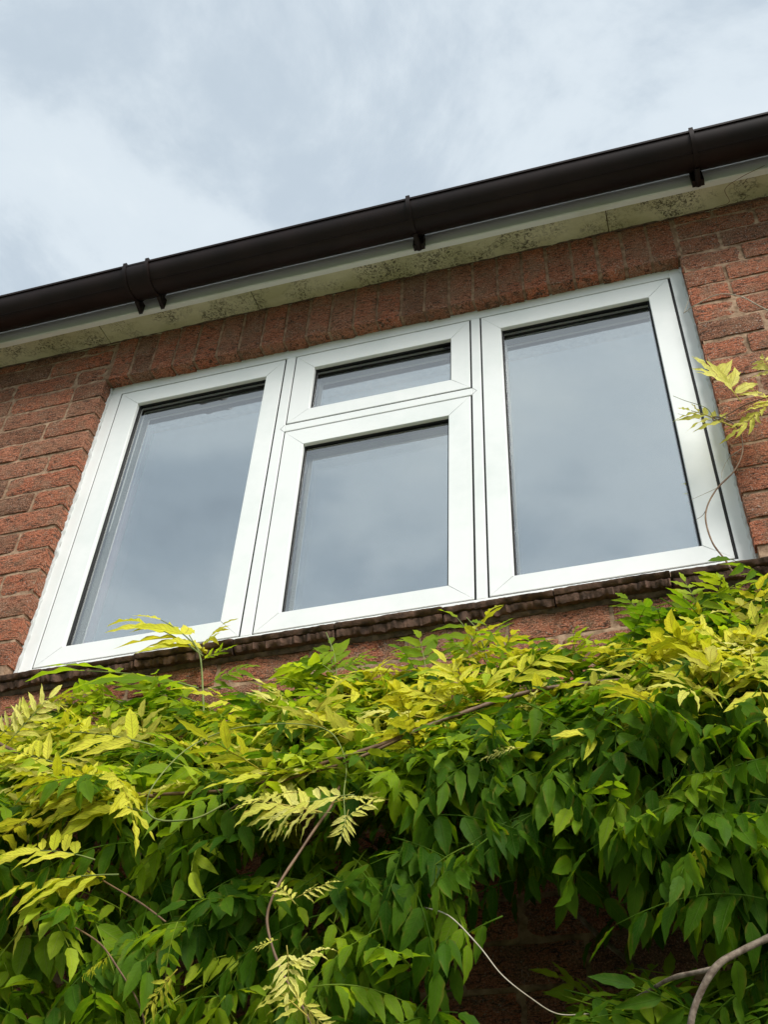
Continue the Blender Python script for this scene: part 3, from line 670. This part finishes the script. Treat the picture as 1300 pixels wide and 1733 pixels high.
# --- fill: surfaces of the plant from top edge down to the hanging curtain
def outline(x): return 22*noise.noise(Vector((x*.011, 3.3, 0)))+12*noise.noise(Vector((x*.04, 1.3, 0)))+float(np.interp(x, [-200,0,80,180,300,420,520,640,760,860,960,1020,1080,1160,1250,1320,1500], [1215,1205,1195,1180,1180,1165,1135,1135,1110,1100,1100,1105,1050,1010,985,970,950]))
def bottom(x): return float(np.interp(x, [-300,640,720,760,800,830,960,1040,1130,1240,1300,1500], [1950,1950,1900,1790,1600,1460,1450,1460,1520,1560,1580,1650]))
yb = [(60,1400,110,120,.7),(150,1260,120,60,.6),(330,1290,160,60,.22),(120,1340,150,60,.65),(480,1340,120,50,.4),(640,1210,150,40,.6),(820,1150,130,50,.7),(1180,1130,130,80,.75),(60,1500,100,60,.3),(1300,1100,60,100,.5)]
def yprob(x, y): return min(.8, 1.0*max(q[4]*math.exp(-(((x-q[0])/q[2])**2+((y-q[1])/q[3])**2)) for q in yb))
def depthA(t): return -.08-.34*t
cand = []
xs_lo, xs_hi = -260, 1540
# A: sloping top, F leaves
for i in range(900):
    x = random.uniform(xs_lo, xs_hi); t = random.random()**.9; top = outline(x)-12; y = top + t*(175)
    Y = depthA(t)+random.uniform(-.04, .05); p = at(x, y, Y)
    an = random.gauss(-math.pi/2, .95); d = Vector((math.cos(an), math.sin(an), random.uniform(-.35, .45)))
    yp = yprob(x, y); r = random.random()
    if r < yp: kd, mk = 'Y', 'Y' if random.random() < .8 else 'P'
    elif r < yp+(1-yp)*(.55 if x < 760 else .3): kd, mk = 'F', 'L' if random.random() < .4 else 'M'
    else: kd, mk = 'F', 'D'
    if t < .12 and mk != 'Y': d.z = abs(d.z)*.6
    cand.append((-Y if False else (p-CAMP).length, p-d*.08, d, Vector((random.gauss(0, .4), random.gauss(-.5, .4), 1)), kd, mk, random.uniform(.75, 1.1), x, y))
# B: hanging curtain
for lay, (Y0, n) in enumerate(((-.44, 470), (-.33, 380), (-.20, 280), (-.10, 120))):
    for i in range(n):
        x = random.uniform(xs_lo, xs_hi); top = outline(x)+135-30*lay; bt = bottom(x)+(70 if x > 1080 and lay else 0)
        if x > 1000 and lay == 0: bt -= 20
        y = random.uniform(top, max(bt, top+30)); 
        if lay > 0 and 700 < x < 1080 and y > 1450: continue
        Y = Y0+random.uniform(-.05, .05)-.03*math.sin(x*.012); p = at(x, y, Y)
        an = random.gauss(-math.pi/2, 1.1); d = Vector((math.cos(an)*1.1, math.sin(an)*.7, random.uniform(-1.1, .25)))
        r = random.random(); yp = yprob(x, y)
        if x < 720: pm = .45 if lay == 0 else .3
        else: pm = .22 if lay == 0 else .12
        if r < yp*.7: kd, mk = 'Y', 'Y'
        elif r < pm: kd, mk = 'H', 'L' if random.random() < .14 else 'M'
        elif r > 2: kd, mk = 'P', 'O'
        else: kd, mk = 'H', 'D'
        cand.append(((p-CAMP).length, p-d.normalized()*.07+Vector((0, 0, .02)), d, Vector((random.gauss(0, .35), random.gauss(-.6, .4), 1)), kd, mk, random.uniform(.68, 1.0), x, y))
# C: clump bottom right
for i in range(230):
    x = random.uniform(880, 1560); y = random.uniform(float(np.interp(x, [880, 1000, 1150, 1300, 1560], [1750, 1700, 1650, 1590, 1560])), 1960); Y = random.uniform(-.48, -.12)
    p = at(x, y, Y); an = random.gauss(-math.pi/2, 1.2); d = Vector((math.cos(an), math.sin(an), random.uniform(-.5, .5)))
    cand.append(((p-CAMP).length, p-d*.07, d, Vector((random.gauss(0, .4), -1, .5)), 'F', 'M' if random.random() < .6 else 'D', random.uniform(.75, 1.0), x, y))
cand = [c for c in cand if c[1].y < -.02]
cand.sort(key=lambda c: (not (-20 < c[7] < 1320 and c[8] < 1760), c[0]))
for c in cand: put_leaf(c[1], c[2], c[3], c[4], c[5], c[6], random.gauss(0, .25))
for mk, S in STUFF.items():
    o = wchild(obj('foliage', np.concatenate(S[0]), S[1], MATS[mk], None, True, uv=S[2], attr=S[3], kind='stuff'))
# --- stems
def P_(L_): return [at(*q) for q in L_]
def stem(pts, r0, r1, mt, name='stem', wob=.25, seg=7): return wchild(tube(name, P_(pts), r0, r1, mt, None, 8, seg, wob))
stem([(-40,1235,-.36),(20,1270,-.38),(110,1305,-.40),(190,1335,-.41),(270,1350,-.42)], .0034, .0026, M_STEMR)
stem([(260,1345,-.42),(400,1335,-.43),(520,1300,-.43),(640,1262,-.42),(760,1215,-.38),(900,1170,-.32),(1060,1150,-.26)], .0026, .0042, M_STEMR)
stem([(380,1375,-.44),(470,1325,-.44),(600,1285,-.43),(720,1230,-.40)], .0015, .0025, M_STEMR)
stem([(382,1360,-.53),(330,1385,-.54),(270,1388,-.54),(248,1368,-.54),(262,1325,-.54),(320,1265,-.44),(400,1232,-.42),(500,1225,-.42),(560,1240,-.42),(585,1290,-.44),(582,1345,-.54),(584,1395,-.56),(578,1410,-.56),(588,1425,-.56)], .0014, .0006, M_STEMG, 'tendril', .1, 6)
stem([(575,1330,-.42),(560,1365,-.50),(535,1400,-.56),(505,1445,-.58),(470,1500,-.60),(452,1550,-.60),(460,1600,-.60),(480,1650,-.60),(510,1700,-.60),(545,1770,-.60)], .0021, .0014, M_STEMR)
stem([(1165,1760,-.53),(1178,1700,-.53),(1210,1640,-.53),(1250,1612,-.52),(1340,1570,-.50)], .0036, .0042, M_BARK)
stem([(1210,1640,-.53),(1140,1655,-.50),(1095,1680,-.46),(1060,1700,-.40)], .0030, .0024, M_BARK)
stem([(950,1520,-.06),(1010,1580,-.06),(1070,1630,-.08),(1130,1668,-.10)], .0045, .0040, M_BARK)
stem([(715,1535,-.46),(760,1550,-.50),(810,1600,-.52),(850,1650,-.52),(900,1690,-.50),(945,1716,-.46),(1000,1716,-.40)], .0010, .0007, M_DRY, 'tendril', .1, 6)
stem([(1245,975,-.20),(1230,950,-.17),(1205,915,-.12),(1195,870,-.09),(1212,830,-.08),(1245,795,-.08),(1258,760,-.08),(1250,725,-.08),(1225,708,-.08),(1208,706,-.08),(1212,712,-.08),(1235,700,-.08),(1270,682,-.08),(1340,660,-.08)], .0019, .0015, M_STEMR, 'stem', .15)
stem([(1208,706,-.08),(1195,690,-.08),(1160,678,-.08),(1140,670,-.08)], .0009, .0006, M_STEMG, 'tendril', 0, 5)
stem([(1208,712,-.08),(1180,708,-.08),(1148,700,-.07)], .0006, .0005, M_DRY, 'tendril', 0, 5)
stem([(1258,758,-.08),(1235,775,-.06),(1224,795,-.05),(1222,808,-.05)], .0007, .0005, M_DRY, 'tendril', 0, 5)
stem([(1214,826,-.07),(1195,835,-.05),(1170,846,.02)], .0007, .0004, M_DRY, 'tendril', 0, 5)
stem([(1197,860,-.08),(1190,872,-.07),(1178,880,-.05)], .0008, .0004, M_STEMR, 'tendril', 0, 5)
stem([(1158,530,.0),(1180,515,-.02),(1218,498,-.04),(1255,502,-.05),(1290,520,-.05),(1340,545,-.05)], .0012, .0016, M_DRY, 'tendril', 0, 6)
stem([(1158,530,.0),(1164,515,0),(1168,500,0)], .0009, .0005, M_DRY, 'tendril', 0, 5)
stem([(1188,383,-.012),(1195,366,-.015),(1210,352,-.03),(1235,342,-.07),(1228,320,-.10),(1255,300,-.11),(1295,280,-.11)], .0009, .0008, M_STEMR, 'tendril', 0, 5)
stem([(1186,390,-.012),(1190,402,-.012),(1203,400,-.012),(1217,382,-.012),(1228,374,-.012)], .0011, .0008, M_STEMR, 'tendril', 0, 5)
stem([(1213,365,-.012),(1214,380,-.012),(1218,387,-.012)], .0010, .0008, M_STEMR, 'tendril', 0, 5)
stem([(968,1135,-.06),(990,1115,-.05),(1016,1085,-.03)], .0018, .0009, M_STEMR, 'stem')
stem([(345,1230,-.14),(343,1170,-.12),(338,1110,-.12),(320,1075,-.12)], .0028, .0012, M_STEMG)
stem([(572,1200,-.14),(570,1160,-.13),(566,1110,-.13),(552,1070,-.13)], .0017, .0009, M_STEMG)
stem([(840,1160,-.14),(826,1120,-.13),(810,1070,-.13),(790,1045,-.13)], .0017, .0009, M_STEMG)
stem([(60,1440,-.36),(120,1460,-.44),(190,1500,-.48),(240,1530,-.48),(280,1560,-.48)], .0014, .0012, M_STEMR)
stem([(30,1545,-.36),(80,1550,-.47),(160,1590,-.50),(200,1640,-.50),(235,1700,-.50),(250,1760,-.48)], .0014, .0011, M_STEMR)
stem([(1290,1360,-.40),(1270,1250,-.36),(1255,1150,-.30),(1250,1100,-.27)], .0035, .0025, M_BARK)
for i in range(12):     # branch network inside the plant
    x = random.uniform(-.6, 2.5); y = random.uniform(-.2, -.05); z = random.uniform(-1.75, -1.5); dx = random.choice((-1, 1))
    pts = [Vector((x+dx*k*.14, y+random.gauss(0, .03), z+random.gauss(0, .03)-.02*k)) for k in range(6)]
    v, f = tube_geo(smooth_path(pts, 5), random.uniform(.003, .007), .002, 6, .2); wchild(obj('branch', v, f, M_BARK, None, True))
pts = [Vector((2.75, -.07, -3.95)), Vector((2.72, -.10, -3.2)), Vector((2.65, -.08, -2.5)), Vector((2.45, -.12, -1.9)), Vector((2.1, -.12, -1.62)), Vector((1.2, -.14, -1.55)), Vector((.2, -.12, -1.55)), Vector((-.6, -.1, -1.55))]
v, f = tube_geo(smooth_path(pts, 10), .03, .006, 10, .3); wchild(obj('trunk', v, f, M_BARK, None, True))
